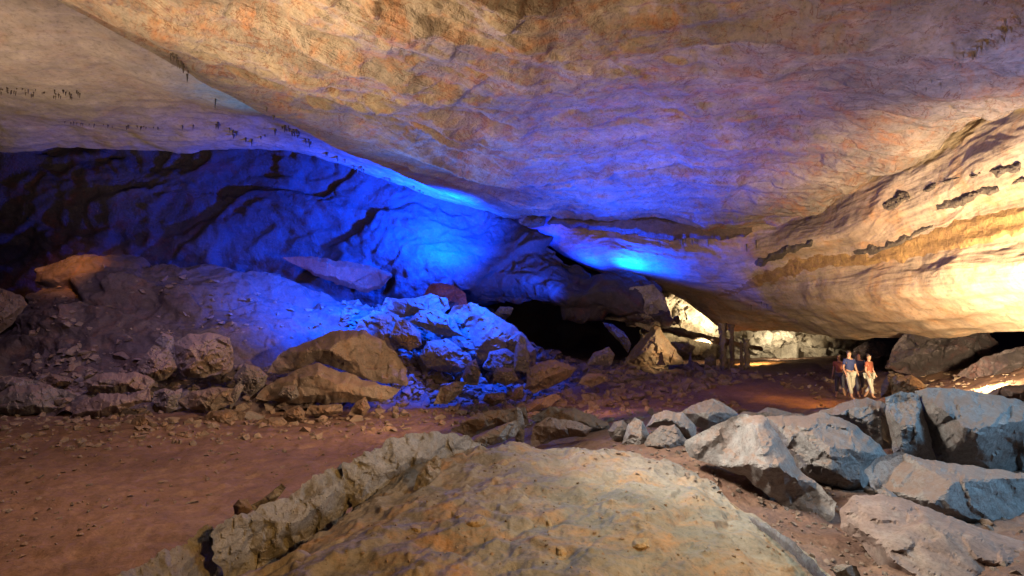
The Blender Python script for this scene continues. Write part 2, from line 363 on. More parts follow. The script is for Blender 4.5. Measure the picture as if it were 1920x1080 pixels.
ix = np.arange(len(X)).reshape(T_.shape)
floor = link_mesh('cave_floor', Pg, np.stack([ix[:-1, :-1], ix[1:, :-1], ix[1:, 1:], ix[:-1, 1:]], 2).reshape(-1, 4), M_clay, strata=np.stack([X * .95 + Y2 * .3, Y2 * .95 - X * .3, 0 * X], 1))
tag(floor, 'reddish clay cave floor running back between the boulders', kind='structure')
def on_floor(px, py, dmin=1.5, dmax=60):
    """world spot where the view line through a photo position meets the floor"""
    ds = np.geomspace(dmin, dmax, 500); Q = np.array([W(px, py, d) for d in ds]); gz = ground(Q[:, 0], Q[:, 1])
    k = np.argmax(Q[:, 2] < gz)
    if Q[k, 2] >= gz[k]: return None
    return np.array([Q[k, 0], Q[k, 1], gz[k]]), ds[k]
M_emb = mat('yellow_bedded_stone', (0.50, 0.36, 0.18), (0.40, 0.30, 0.18), (0.30, 0.16, 0.06), 6.0, 0, 1.0, stain=0.5, seed=31, bdist=0.02)
M_mound = mat('ochre_clay_mound', (0.44, 0.37, 0.28), (0.28, 0.25, 0.20), (0.46, 0.23, 0.08), 1.5, 0.25, 1.0, st_scale=(1.2, 3.0, 1), stain=0.7, seed=12, bdist=0.03)
def d_mound(P, S):
    q = P + np.stack([fbm(P * 1.2, 3), fbm(P * 1.2 + 9, 3), fbm(P * 1.2 + 19, 3)], 1) * 0.25
    b = ridged(np.stack([q[:, 0] * 1.6 - q[:, 1] * 0.9, q[:, 0] * .5 + q[:, 1] * .6, q[:, 2]], 1), 4)
    sc2 = scarps(q[:, 0] * .8 - q[:, 1] * .5, q, 1.6) * 0.07
    return sc2 + facets(q * 1.6, 22) * 0.03 + fbm(P * 1.3, 4) * 0.08 + b * 0.03 + fbm(P * 22, 3) * 0.006 + facets(q * 3.5, 10) * 0.035 + np.maximum(0, fbm(P * 6, 4) - 0.25) * 0.07 + facets(P * 9, 14) * 0.006 + fbm(P * 16, 3) * 0.008
MR = [[(470,1090,3.5),(640,975,4.6),(780,890,5.5),(900,850,6.0),(972,838,6.2),(1080,846,6.1),(1180,856,5.9),(1290,890,5.4),(1400,962,4.6),(1480,1020,4.0),(1575,1095,3.4)],
 [(420,1140,3.2),(580,1030,3.9),(740,945,4.6),(880,905,4.9),(970,895,5.0),(1080,900,4.9),(1180,915,4.7),(1280,950,4.3),(1370,1010,3.8),(1430,1070,3.3),(1500,1140,2.9)],
 [(400,1200,2.8),(560,1085,3.2),(740,1020,3.6),(880,985,3.8),(970,975,3.9),(1080,980,3.85),(1180,995,3.7),(1270,1030,3.4),(1340,1080,3.1),(1400,1140,2.8),(1450,1200,2.5)],
 [(400,1330,2.2),(560,1210,2.5),(740,1150,2.7),(880,1110,2.85),(970,1100,2.9),(1080,1105,2.85),(1180,1120,2.8),(1270,1160,2.6),(1340,1210,2.4),(1400,1260,2.2),(1450,1330,2.0)]]
md = patch('clay_mound', MR, 560, 380, M_mound, d_mound, pre=[(0, 0.25, -0.12), (0, 0.7, -0.6)], post=[(0, -0.8, -0.05)])
tag(md, 'rounded ochre clay mound filling the bottom of the view', kind='structure')
# ------------------------------------------------------------------ ceiling and walls
def d_ceil(P, S):
    w = P + np.stack([fbm(P * 0.35, 3), fbm(P * 0.35 + 9, 3), fbm(P * 0.35 + 19, 3)], 1) * 0.9
    t = S[:, 1]; Q = P * np.array([1, 1, 1]); A = np.stack([S[:, 0] * .45, S[:, 1], P[:, 2] * .3], 1)
    crease = 0.35 / (1 + np.exp(-(P[:, 0] - 0.8 + 0.4 * pn(P * .5)) * 6)) * np.clip((24 - P[:, 1]) / 6, 0, 1)
    xe = np.interp(P[:, 1], [8, 11, 14, 19, 25, 30], [-10.4, -9.5, -8.2, -6.3, -3.4, 0]); ew = 0.22 + 0.78 * np.clip((P[:, 0] - xe - 0.2) / 3.0, 0, 1)
    A = A * np.array([0.6, 1, 1])
    return ew * (facets(w * 0.35, 14) * 0.28 + facets(w * 0.8 + 11, 30) * 0.07 + (scarps(t, A, 0.42, 7) * 0.55 + scarps(t, A + 20, 1.1, 7) * 0.22) * (1.0 + 0.6 / (1 + np.exp(P[:, 0] * 1.2))) + scarps(t, A + 50, 2.8) * 0.06
            + facets(w * 1.5, 24) * 0.06 + fbm(P * 0.22, 3) * 0.4 + fbm(P * 2.6, 5) * 0.05 - crease)
def s_ceil(P):
    x, y = P[:, 0], P[:, 1]; k = np.log1p(np.exp((x - 1) * 1.5)) / 1.5
    return np.stack([x * 0.75 + y * .3, 0.75 * y - 0.66 * x + 0.95 * k, 0 * x], 1)
A_rows = [[(-200,-190,8),(200,-260,7.5),(600,-300,7.5),(1000,-300,7.5),(1400,-280,7.5),(1800,-200,7.5),(2250,-60,7.5)],
 [(130,0,11),(400,-40,10.2),(700,-60,10),(1000,-60,10),(1350,-50,10),(1700,20,9.8),(2080,100,9.5)],
 [(400,150,14),(580,110,13.5),(800,100,13),(1040,100,12.8),(1320,105,12.5),(1620,130,12),(1930,180,12)],
 [(640,272,19),(760,230,18),(920,215,17),(1100,210,16.5),(1310,215,16),(1540,235,15.5),(1740,283,15)],
 [(830,354,25),(910,320,23),(1020,310,22),(1160,310,21),(1320,312,20),(1480,325,19),(1610,348,18.5)],
 [(960,412,30),(1020,404,29),(1100,402,28),(1200,404,27),(1310,410,26),(1420,418,25),(1520,415,23)]]
# columns of A become rows so that its left edge can curl up and back
A_cols = [[row[c] for row in A_rows] for c in range(7)]
cl = patch('cave_ceiling', A_cols, 430, 520, M_ceil, d_ceil, pre=[(0.35, 0.25, 0.3), (1.2, 1.2, 2.5)], post=[(1.0, 0.5, 1.0)], sfun=s_ceil)
tag(cl, 'broad tan limestone ceiling with rust stains and diagonal fractures', kind='structure')
def d_slab(P, S):
    return facets(P * 0.25, 8) * 0.35 + fbm(P * 0.5, 4) * 0.18 + ridged(S * np.array([0.12, 0.9, 1]) + fbm(P * .3, 2)[:, None], 3) * 0.07 + fbm(P * 2.5, 4) * 0.03
B_rows = [[(-500,-200,8.5),(-100,-260,8.5),(250,-200,9),(500,-60,11),(760,100,14)],
 [(-500,0,12),(-100,-20,12.5),(220,-20,13),(450,80,15),(740,210,18)],
 [(-450,120,15.5),(-80,130,16),(250,135,17),(520,190,19),(800,290,22)],
 [(-400,210,19),(-60,215,20),(240,218,21),(540,240,23),(860,345,26)],
 [(-400,268,21.5),(-40,272,22),(230,276,23),(470,270,24),(620,300,25.5),(760,346,27.5),(960,412,30.5)]]
sl = patch('cave_ceiling', B_rows, 420, 340, M_slab, d_slab, post=[(0, 0.7, 0.4), (0, 2, 2.5)], srot=0.0)
tag(sl, 'pale upper ceiling slab at the left with a straight lower lip', kind='structure')
def d_wall(P, S):
    w = P + np.stack([fbm(P * 0.2, 3), fbm(P * 0.2 + 9, 3), fbm(P * 0.2 + 19, 3)], 1) * 1.5
    q = np.stack([w[:, 0] * 0.8 + w[:, 2] * 0.5, w[:, 1], -w[:, 0] * 0.5 + w[:, 2] * 0.9], 1)
    t = P[:, 2] * 0.85 + P[:, 0] * 0.4
    return facets(q * np.array([0.16, 0.3, 0.42]), 24) * 0.55 + facets(q * np.array([.5, .6, 1.1]), 24) * 0.2 + facets(w * 1.6, 24) * 0.09 + scarps(t, P * np.array([.5, .5, 1]), 0.4) * 0.12 + scarps(t, P + 9, 1.4) * 0.03 + fbm(P * 1.4, 5) * 0.07
C_rows = [[(-300,180,24),(50,220,25),(300,240,26),(560,262,27),(760,335,28.5),(890,385,29.5),(965,412,29.3),(1045,470,28.3),(1100,510,28.3),(1185,525,28.3),(1240,545,28.3)],
 [(-300,330,23),(50,340,24),(300,340,25.5),(560,350,27),(760,400,28),(890,430,29),(970,455,28.2),(1040,505,26.8),(1100,533,26.8),(1180,550,26.6),(1250,568,26.6)],
 [(-300,450,23),(50,450,24),(300,450,25),(560,450,26),(760,480,26.5),(880,500,27),(960,515,26.9),(1040,545,25.8),(1100,562,25.8),(1190,582,25.8),(1262,600,25.8)],
 [(-300,560,23),(50,560,24),(300,560,25),(560,570,26),(760,580,27),(880,570,28),(955,560,28),(1045,570,26.3),(1115,588,26.3),(1200,605,26.3),(1275,612,26.3)]]
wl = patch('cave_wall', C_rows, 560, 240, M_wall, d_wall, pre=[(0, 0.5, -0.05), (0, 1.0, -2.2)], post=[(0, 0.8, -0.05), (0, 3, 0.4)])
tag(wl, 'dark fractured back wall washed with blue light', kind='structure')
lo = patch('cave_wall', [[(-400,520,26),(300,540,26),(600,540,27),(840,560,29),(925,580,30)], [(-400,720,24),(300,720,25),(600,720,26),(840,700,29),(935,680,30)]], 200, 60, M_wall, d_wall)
tag(lo, 'shadowed foot of the back wall behind the boulder slope', kind='structure')
def d_right(P, S):
    h = ridged(S * np.array([0.10, 0.8, 1]) + fbm(P * .25, 2)[:, None], 4) * 0.08 + fbm(P * 0.28, 3) * 0.22 + fbm(P * 2.0, 4) * 0.03
    t = P[:, 2] + P[:, 0] * 0.25
    return h + facets(P * np.array([0.3, 0.3, 0.5]), 6) * 0.06 + scarps(t, P * np.array([.2, .12, .8]), 0.8, 1.3) * 0.08 + scarps(t, P * np.array([.5, .3, 1]) + 9, 2.4, 2.0) * 0.03
D_rows = [[(960,400,31),(1060,405,30),(1200,412,28),(1350,425,26),(1500,408,23),(1620,345,18.8),(1760,280,15.8),(1940,178,12.6),(2250,20,9.5)],
 [(1000,440,31),(1080,452,30),(1220,465,28),(1370,472,26),(1500,455,22),(1640,400,18),(1780,350,15),(1960,270,12),(2280,160,9)],
 [(1062,480,32),(1120,495,31),(1240,500,29),(1380,500,26.5),(1520,480,22),(1660,445,18),(1800,405,15),(1980,350,12),(2300,300,9)],
 [(1110,505,34),(1180,520,33),(1270,530,31),(1400,535,27.5),(1530,520,22.1),(1680,490,17.8),(1820,462,14.6),(2000,430,11.7),(2320,400,8.8)],
 [(1180,525,37),(1240,540,36),(1320,560,33),(1430,575,28),(1560,570,21.8),(1700,555,17.2),(1840,540,14.0),(2020,530,11.2),(2320,530,8.4)],
 [(1250,540,38),(1300,572,36),(1360,610,34),(1470,618,30),(1580,628,25),(1720,630,20),(1860,615,16.2),(2020,625,12.8),(2320,640,9.4)]]
dr = patch('cave_wall', D_rows, 560, 420, M_right, d_right, pre=[(0.3, 1, 1.5)], post=[(0, 1.5, 0.3), (0, 5, 1.5)])
tag(dr, 'smooth sloping limestone wall sweeping to the right, warm light on it', kind='structure')
# cream passage behind
E_rows = [[(1215,520,40),(1260,540,39),(1320,560,38),(1400,590,37),(1500,600,36),(1620,600,35)],
 [(1200,570,41),(1260,585,40),(1330,600,39),(1420,625,38),(1520,640,37),(1640,640,36)],
 [(1200,620,41.5),(1270,630,41),(1340,645,40.5),(1430,655,40),(1530,662,39),(1640,665,38)],
 [(1200,690,42),(1270,690,42),(1340,690,41),(1430,690,41),(1530,690,40),(1640,690,39)]]
er = patch('cave_wall', E_rows, 300, 180, M_cream, lambda P, S: facets(P * 0.6, 24) * 0.9 + facets(P * 1.6, 24) * 0.35 + scarps(P[:, 2] + P[:, 0] * .6, P, 1.2) * 0.3 + fbm(P * 1.2, 4) * 0.3)
tag(er, 'bright cream flowstone wall of the lit side passage', kind='structure')
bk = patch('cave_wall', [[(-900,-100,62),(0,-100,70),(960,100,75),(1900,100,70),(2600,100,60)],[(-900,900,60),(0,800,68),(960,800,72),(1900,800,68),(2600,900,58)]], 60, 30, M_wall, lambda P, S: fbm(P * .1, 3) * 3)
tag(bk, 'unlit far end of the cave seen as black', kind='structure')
# hill of boulders at the left
def d_hill(P, S):
    q = P * np.array([0.28, 0.4, 0.75])
    t = P[:, 2] * 0.9 + P[:, 0] * 0.12
    return facets(q, 26) * 0.45 + facets(P * np.array([.7, .8, 1.3]), 26) * 0.24 + facets(P * 2.2, 24) * 0.07 + scarps(t, P * np.array([.4, .5, 1]), 0.9) * 0.22 + scarps(t, P + 30, 2.6) * 0.05 + fbm(P * 2, 4) * 0.05
H_rows = [[(-350,600,20),(0,600,20.5),(60,550,20.5),(95,505,20.6),(190,487,21),(300,494,21.5),(420,512,22),(520,532,22.5),(620,560,23),(720,590,23.6),(850,610,24.4),(940,615,25),(1010,660,26),(1100,682,27.5),(1250,692,29)],
 [(-350,660,18),(0,640,19),(60,620,19.2),(110,590,19.3),(190,570,19.5),(300,580,19.8),(420,590,20),(520,610,20.5),(620,630,21),(720,650,21.6),(850,660,22.4),(940,665,23),(1010,685,24),(1100,696,25),(1250,702,26.5)],
 [(-350,730,16.5),(0,710,17.2),(60,700,17.3),(110,690,17.5),(190,690,17.7),(300,700,17.8),(420,700,18),(520,705,18.3),(620,705,18.8),(720,715,19.2),(850,720,20),(940,718,21),(1010,716,22),(1100,714,23),(1250,714,24.5)],
 [(-350,800,15),(0,790,15.6),(60,790,15.6),(110,790,15.6),(190,790,15.7),(300,790,15.8),(420,785,15.9),(520,780,16.2),(620,780,16.5),(720,775,17.2),(850,765,18),(940,755,19),(1010,748,20),(1100,740,21.5),(1250,735,23)]]
hl = patch('boulder_hill', H_rows, 620, 300, M_hill, d_hill, pre=[(0, 1, -0.2), (0, 3, -3)])
tag(hl, 'long dusty rock slope rising at the left, violet and blue lit', kind='structure')
from mathutils.bvhtree import BVHTree
def bvh_of(*obs):
    V = []; Fc = []
    for o in obs:
        n = len(V); V += [o.matrix_world @ v.co if o.location.length < 1e-6 else v.co + o.location for v in o.data.vertices]; Fc += [tuple(i + n for i in p.vertices) for p in o.data.polygons]
    return BVHTree.FromPolygons(V, Fc)
def cast(tree, px, py, default=None):
    dv = W(px, py, 1.0) - EYE; L_ = np.linalg.norm(dv)
    h = tree.ray_cast(Vector(EYE), Vector(dv / L_))
    return (h[3] / L_) if h[0] is not None else default
T_right = bvh_of(dr); T_ground = bvh_of(floor, hl, md); T_ceil = bvh_of(cl, sl)
def dfn(tree, off=0.0, default=15): return lambda v: np.array([cast(tree, x, y, default) + off for x, y in v])
N3 = M_near; TAN, BRN, GRY = M_b
# --- pale boulders at the right foreground
rock('boulder', [(1284,828),(1334,798),(1389,777),(1432,779),(1456,811),(1482,851),(1504,887),(1535,908),(1569,943),(1563,971),(1525,998),(1482,956),(1440,929),(1398,893),(1334,870),(1292,856)], 6.0, 'big pale wedge boulder with a pointed crest, leaning beside the clay mound', N3, 0.55, g=(-0.002,-0.0015), seed=1, nf=8, rough=0.55, slope=2.2)
rock('boulder', [(1433,781),(1497,779),(1548,773),(1603,797),(1645,831),(1663,852),(1635,884),(1624,921),(1582,921),(1539,905),(1497,884),(1470,852),(1449,812)], 6.9, 'blocky boulder with a brown dusty top and ribbed pale front, behind the pale wedge', N3, 0.6, seed=2, g=(0,-0.003), rough=0.55, slope=2.2)
rock('boulder', [(1536,773),(1589,752),(1626,745),(1665,759),(1678,836),(1654,845),(1612,815),(1557,788)], 7.7, 'bluish flat-topped boulder tucked left of the narrow upright block', N3, 0.5, seed=3, rough=0.55, slope=2.2)
rock('boulder', [(1659,744),(1689,734),(1723,737),(1734,781),(1749,834),(1757,865),(1700,867),(1676,850),(1664,792)], 7.3, 'narrow upright blue-tinted block wedged against the largest right boulder', N3, 0.45, seed=4, rough=0.55, slope=2.2)
rock('boulder', [(1715,733),(1740,726),(1798,728),(1883,744),(2021,770),(2031,928),(1925,912),(1851,891),(1788,877),(1753,862),(1737,802),(1725,770)], 7.4, 'largest blue-grey boulder at the right edge, below the warm floor glow', N3, 0.8, seed=5, nf=9, slope=1.3, rough=0.55)
rock('boulder', [(1620,882),(1642,858),(1684,848),(1779,869),(1854,879),(2013,900),(2023,1068),(1928,1011),(1854,995),(1801,990),(1737,974),(1684,937),(1633,913)], 5.9, 'long low grey boulder with a reddish dusty top lying under the largest one', N3, 0.5, seed=6, g=(0,-0.003), rough=0.55, slope=2.2)
rock('rock_slab', [(1575,955),(1600,930),(1650,926),(1700,937),(1800,975),(1870,1000),(2060,1060),(2120,1250),(1800,1260),(1720,1120),(1650,1065),(1620,1025),(1575,990)], 4.5, 'flat pinkish-brown slab at the lower right corner with yellow streaks', M_nearclay, 0.35, g=(-0.0005,-0.0045), seed=7, nf=4, slope=2.2, cat='slab')
rock('rock', [(1205,840),(1216,816),(1239,798),(1265,796),(1292,832),(1305,855),(1281,859),(1239,851)], 7.3, 'brown triangular rock with a flat face leaning below the small blue-grey group', GRY, 0.3, seed=8, cat='rock', rough=0.55, slope=2.2)
rock('rock', [(1210,802),(1226,776),(1244,769),(1279,773),(1304,797),(1309,844),(1281,818),(1244,802)], 7.8, 'rounded bluish rock above the brown triangular one', N3, 0.35, seed=9, cat='rock', rough=0.55, slope=2.2)
rock('rock', [(1177,796),(1190,783),(1206,791),(1218,814),(1215,845),(1190,849),(1166,833)], 7.6, 'small split blue-grey rock left of the brown triangular one', N3, 0.3, seed=10, cat='rock', rough=0.55, slope=2.2)
rock('rock', [(1139,808),(1151,791),(1168,787),(1183,802),(1179,835),(1151,829)], 8.0, 'dark jagged small rock at the left end of the blue-grey group', GRY, 0.25, seed=11, cat='rock', rough=0.55, slope=2.2)
rock('boulder', [(1275,774),(1298,759),(1335,746),(1360,758),(1383,774),(1379,793),(1330,809),(1304,799)], 8.6, 'tent-shaped light rock peaking behind the blue-grey group', N3, 0.45, seed=12, rough=0.55, slope=2.2)
rock('rock', [(1412,780),(1439,763),(1476,772),(1508,777),(1502,793),(1428,795)], 9.0, 'low dark rock behind the pale wedge boulder', GRY, 0.4, seed=13, cat='rock', rough=0.55, slope=2.2)
rock('rock', [(1373,787),(1394,771),(1426,773),(1442,792),(1400,798)], 9.2, 'small dusky stone between the tent-shaped rock and the wedge', GRY, 0.3, seed=14, cat='rock', rough=0.55, slope=2.2)
rock('rock', [(1637,906),(1658,913),(1701,947),(1743,965),(1722,979),(1658,947)], 5.4, 'thin grey stone filling the gap above the lower right slab', N3, 0.15, seed=15, cat='rock', rough=0.55, slope=2.2)
rock('rock', [(1558,1064),(1578,1057),(1606,1062),(1614,1081),(1569,1085)], 3.6, 'small angular pale stone lying at the bottom right of the mound', N3, 0.06, seed=16, cat='rock', rough=0.55, slope=2.2)
# --- flat stones along the mound crest
rock('flat_stone', [(882,828),(925,803),(968,786),(976,796),(966,818),(935,832),(900,842)], 8.0, 'pale flat stone tilted up behind the mound crest', N3, 0.2, seed=17, cat='stone')
rock('flat_stone', [(994,838),(998,800),(1030,782),(1070,788),(1112,802),(1100,818),(1050,822),(1010,836)], 8.2, 'pale-edged stone with a brown top behind the mound crest', M_nearclay, 0.3, seed=18, cat='stone')
rock('flat_stone', [(845,806),(890,778),(940,768),(985,762),(992,795),(975,800),(930,800),(880,822)], 9.6, 'low brown slab lying behind the pale tilted stone', BRN, 0.3, seed=19, cat='stone')
rock('flat_stone', [(990,785),(1030,762),(1090,770),(1140,792),(1148,812),(1100,815),(1040,795)], 9.2, 'broad brown stone behind the pale-edged one', BRN, 0.3, seed=20, cat='stone')
rock('upright_stone', [(966,828),(962,790),(968,762),(978,768),(984,800),(982,835)], 8.4, 'thin dark upright stone between the two pale crest stones', GRY, 0.15, seed=21, cat='stone')
rock('rock_ridge', [(120,1160),(180,1105),(225,1078),(262,1062),(300,1035),(336,1022),(372,996),(398,985),(410,1010),(404,1045),(430,1090),(480,1160)], 3.75, 'near broken end of the crumbly grey ridge at the bottom left of the mound', M_ridge, 0.26, g=(0.0048,0), seed=22, nf=9, slope=1.2, cat='rock ridge', sp=3.4, rough=1.0, jag=2.4)
rock('rock_ridge', [(400,1050),(396,1000),(412,982),(438,968),(470,962),(510,940),(545,926),(566,905),(598,892),(622,872),(650,868),(665,880),(672,930),(640,980),(600,1015),(560,1060),(500,1110),(440,1110)], 4.55, 'middle length of the crumbly grey ridge where a small chip rests', M_ridge, 0.30, g=(0.0052,0), seed=32, nf=9, slope=1.2, cat='rock ridge', sp=3.4, rough=1.0, jag=2.4)
rock('rock_ridge', [(640,900),(642,872),(668,860),(690,846),(716,838),(740,820),(775,812),(806,808),(850,811),(880,818),(902,832),(890,852),(850,868),(810,888),(752,915),(700,945),(660,965)], 5.6, 'far pale end of the crumbly grey ridge beside the mound crest', M_ridge, 0.32, g=(0.0052,0), seed=42, nf=9, slope=1.2, cat='rock ridge', sp=3.2, rough=1.0, jag=2.4)
rock('lit_edge_strip', [(1398,966),(1412,968),(1446,990),(1484,1014),(1512,1038),(1545,1072),(1590,1120),(1560,1120),(1520,1075),(1488,1042),(1452,1012),(1420,990)], 3.62, 'thin whitish curved strip for the light caught down the right side of the mound', M_near, 0.03, g=(-0.0085,0), seed=43, nf=3, slope=0.7, cat='rock edge', sp=2.4)  # pale strip stands in for light caught on the mound's edge
rock('upright_stone', [(774,918),(782,892),(796,872),(818,852),(828,866),(824,890),(806,908),(786,922)], 4.9, 'leaf-shaped upright stone standing on the mound by the ridge', N3, 0.10, seed=23, cat='stone', slope=0.8)
rock('rock', [(437,948),(448,936),(464,936),(474,955),(458,972),(440,968)], 4.75, 'small rounded tan rock resting on the ridge at the left', M_nearclay, 0.10, seed=24, cat='rock')
rock('rock', [(466,950),(496,932),(528,906),(537,914),(516,940),(480,960)], 4.95, 'long pale chip of stone lying next to the small tan rock on the ridge', N3, 0.08, seed=25, cat='rock')
# --- right distance
rock('rock', [(1672,740),(1668,712),(1682,702),(1695,706),(1708,703),(1726,714),(1738,724),(1732,742)], 12.0, 'brightly lit golden rock beside the path', M_right, 0.4, seed=26, cat='rock')
rock('rock', [(1652,745),(1652,722),(1662,706),(1676,708),(1682,742)], 12.3, 'dark brown rock touching the golden lit one', BRN, 0.35, seed=27, cat='rock')
rock('boulder', [(1842,742),(1862,730),(1890,724),(2000,712),(2010,760),(1850,752)], 9.4, 'brown boulder top at the right edge in front of the floor glow', M_nearclay, 0.3, seed=28)
rock('boulder', [(1660,690),(1672,655),(1692,628),(1745,615),(1800,606),(1840,612),(1872,640),(1880,670),(1800,696),(1720,708)], 20, 'dark fractured boulder heap in the shadowed recess at the right', M_wall, 1.8, seed=29, nf=9)
rock('boulder', [(1790,705),(1840,672),(1890,655),(2020,640),(2030,700),(1850,715)], 16, 'dark low rock bank right of the shadowed boulder heap', M_wall, 1.2, seed=30)
rock('boulder', [(1595,690),(1600,655),(1625,640),(1672,640),(1690,670),(1680,695)], 26, 'black-brown rock at the back of the shadowed recess', M_wall, 1.0, seed=31)
# --- boulders along the foot of the slope, left to right
HB = [([(-60,560),(0,540),(45,556),(52,572),(30,600),(0,625),(-60,640)],19.3,'squarish dark boulder at the far left edge beside the big slope',TAN,.8),
 ([(252,702),(268,668),(290,645),(318,655),(332,690),(312,712),(280,716)],16.6,'tan wedge boulder standing against the slope',TAN,.6),
 ([(326,645),(350,626),(395,624),(432,632),(440,672),(432,695),(380,708),(345,706),(330,684)],16.9,'large square-faced tan boulder right of the tan wedge',TAN,.7),
 ([(290,640),(305,624),(325,632),(332,672),(322,700),(308,665)],17.0,'narrow violet stone squeezed between wedge and square boulder',GRY,.3),
 ([(155,715),(195,698),(255,698),(292,714),(280,734),(210,740),(165,734)],16.1,'low rounded tan boulder under the wedge',TAN,.5),
 ([(130,782),(150,755),(185,738),(240,738),(280,728),(284,752),(240,766),(195,780)],15.4,'smooth ochre-brown slab at the edge of the clay',M_nearclay,.4),
 ([(-30,745),(25,724),(90,720),(146,740),(128,766),(60,778),(-30,774)],15.7,'wide flat grey boulder at the left edge of the clay',GRY,.5),
 ([(-30,720),(20,705),(60,712),(90,722),(50,732),(-30,738)],16.3,'thin violet shelf stone above the wide flat grey boulder',GRY,.4),
 ([(70,715),(95,700),(140,710),(136,720),(100,726)],16.4,'curved brown flake stone above the flat grey boulder',BRN,.3),
 ([(336,752),(352,736),(400,726),(440,730),(438,755),(400,772),(350,768)],15.8,'tan cracked boulder near the clay below the square one',TAN,.5),
 ([(284,752),(288,735),(310,728),(345,738),(352,762),(310,775)],15.9,'dark violet stone between slab and cracked boulder',GRY,.4),
 ([(428,752),(436,730),(450,715),(458,725),(446,750),(434,764)],15.9,'thin grey blade of rock leaning upright',GRY,.2),
 ([(438,706),(458,682),(484,688),(502,705),(494,728),(470,745),(446,730)],16.5,'faceted violet boulder above the grey blade',GRY,.5),
 ([(474,748),(500,722),(545,700),(592,680),(645,698),(700,716),(752,730),(730,750),(640,756),(540,756)],16.3,'long tan slab boulder with a crack across its face',TAN,.7),
 ([(498,700),(520,668),(545,652),(582,640),(620,622),(680,618),(722,640),(764,690),(764,722),(700,716),(640,694),(592,678),(545,698)],17.6,'very large tan and violet boulder behind the long cracked slab',TAN,1.0),
 ([(520,742),(532,724),(555,722),(562,742),(545,752)],15.9,'small dark violet cube-like stone in front of the cracked slab',GRY,.3),
 ([(524,792),(535,770),(560,760),(572,772),(570,790)],15.2,'ochre block at the edge of the clay under the cracked slab',BRN,.4),
 ([(572,775),(580,760),(640,758),(642,772),(610,782)],15.4,'low ochre bar of rock beside the ochre block',BRN,.25),
 ([(652,778),(665,756),(685,744),(695,765),(680,782)],15.4,'small brown pointed stone right of the ochre bar',BRN,.3),
 ([(378,792),(395,772),(430,766),(462,776),(450,796),(400,802)],14.9,'olive-brown rounded stone half sunk in the clay',BRN,.3),
 ([(236,808),(248,786),(272,776),(292,792),(288,810),(255,816)],14.4,'brown stone alone on the clay in front of the slab',BRN,.3),
 ([(476,798),(490,785),(530,782),(545,798),(510,808)],14.6,'dark muddy stone lying on the clay below the ochre block',BRN,.25),
 ([(715,580),(724,558),(770,560),(808,551),(838,560),(843,578),(830,590),(775,592),(722,596)],21.2,'long light-blue lit boulder topping the pile',GRY,.7),
 ([(660,640),(672,602),(700,582),(748,590),(778,612),(784,645),(740,656),(690,650)],20.6,'rounded blue-lit boulder left in the pile',TAN,.8),
 ([(732,628),(742,605),(766,602),(788,622),(792,646),(768,658),(748,644)],19.6,'dark grey tilted stone in front of the rounded blue boulder',BRN,.4),
 ([(766,602),(786,582),(820,580),(848,592),(864,620),(872,632),(830,630),(796,618)],20.2,'light-blue faceted stone under the topmost boulder',GRY,.6),
 ([(838,598),(850,575),(884,566),(925,586),(962,610),(986,630),(1004,655),(1004,690),(940,694),(880,676),(852,645)],21.2,'largest blue boulder on the right side of the pile by the dark hole',TAN,1.0),
 ([(786,668),(800,640),(840,636),(880,662),(892,690),(850,700),(800,690)],19.4,'blue boulder low in the middle of the pile',TAN,.6),
 ([(904,690),(918,660),(945,652),(972,666),(978,694),(940,704)],19.0,'lilac rounded boulder below the largest blue one',GRY,.5),
 ([(962,695),(966,655),(975,628),(984,632),(992,665),(996,700)],18.8,'pointed stone with a pale tip beside the lilac boulder',GRY,.3),
 ([(984,728),(988,695),(1008,680),(1040,674),(1082,690),(1070,706),(1030,728),(1000,738)],18.0,'tan boulder with a rounded top in front of the blue rubble',TAN,.7),
 ([(1085,718),(1100,700),(1128,700),(1140,712),(1110,726)],18.5,'small tan stone right of the round-topped tan boulder',TAN,.3),
 ([(812,758),(826,728),(850,716),(874,716),(866,736),(838,758)],16.6,'angular tan rock in the middle of the rubble',TAN,.4),
 ([(866,705),(876,682),(892,672),(902,698),(896,722),(872,722)],17.6,'upright tan rock above the middle rubble',TAN,.3),
 ([(924,704),(930,688),(962,690),(974,712),(948,724),(930,716)],17.6,'tan rock with a notched top below the lilac boulder',TAN,.4),
 ([(904,752),(910,738),(945,736),(948,752),(925,762)],16.0,'brown squat rock at the edge of the rubble',BRN,.3),
 ([(955,748),(966,728),(982,722),(980,738),(966,752)],16.2,'small bright ochre chip right of the squat brown rock',BRN,.25),
 ([(980,770),(1000,752),(1040,738),(1052,745),(1030,762),(990,776)],14.8,'long thin ochre rock lying on the clay',BRN,.25),
 ([(1100,685),(1112,662),(1142,650),(1152,664),(1146,684)],23,'dark slab leaning at the lower edge of the black hole',GRY,.4)]
for k, (p, d, lb, m, t) in enumerate(HB):
    rock('slab_stone' if 'slab' in lb else 'boulder' if t >= .5 else 'rock', p, d, lb, m, t, seed=100 + k, cat='boulder' if t >= .5 else 'rock', g=(0, -0.004), nf=8)
rock('pyramid_rock', [(1168,682),(1190,648),(1208,630),(1226,611),(1236,612),(1250,635),(1268,655),(1284,680),(1230,690)], 27, 'pyramid-shaped tan rock at the mouth of the lit passage', TAN, 1.1, seed=60, nf=5, cat='rock')
rock('red_slab', [(530,483),(570,480),(640,488),(700,500),(735,515),(722,535),(690,550),(650,538),(590,517),(560,500)], 24.2, 'long rust-red slab leaning on the dark back wall', M_red, 0.5, seed=61, cat='slab', nf=5, g=(0.006,0))
rock('red_slab', [(785,570),(798,545),(812,530),(850,533),(872,550),(878,572),(830,580)], 24.5, 'smaller rust-red slab just behind the top of the blue pile', M_red, 0.5, seed=62, cat='slab')
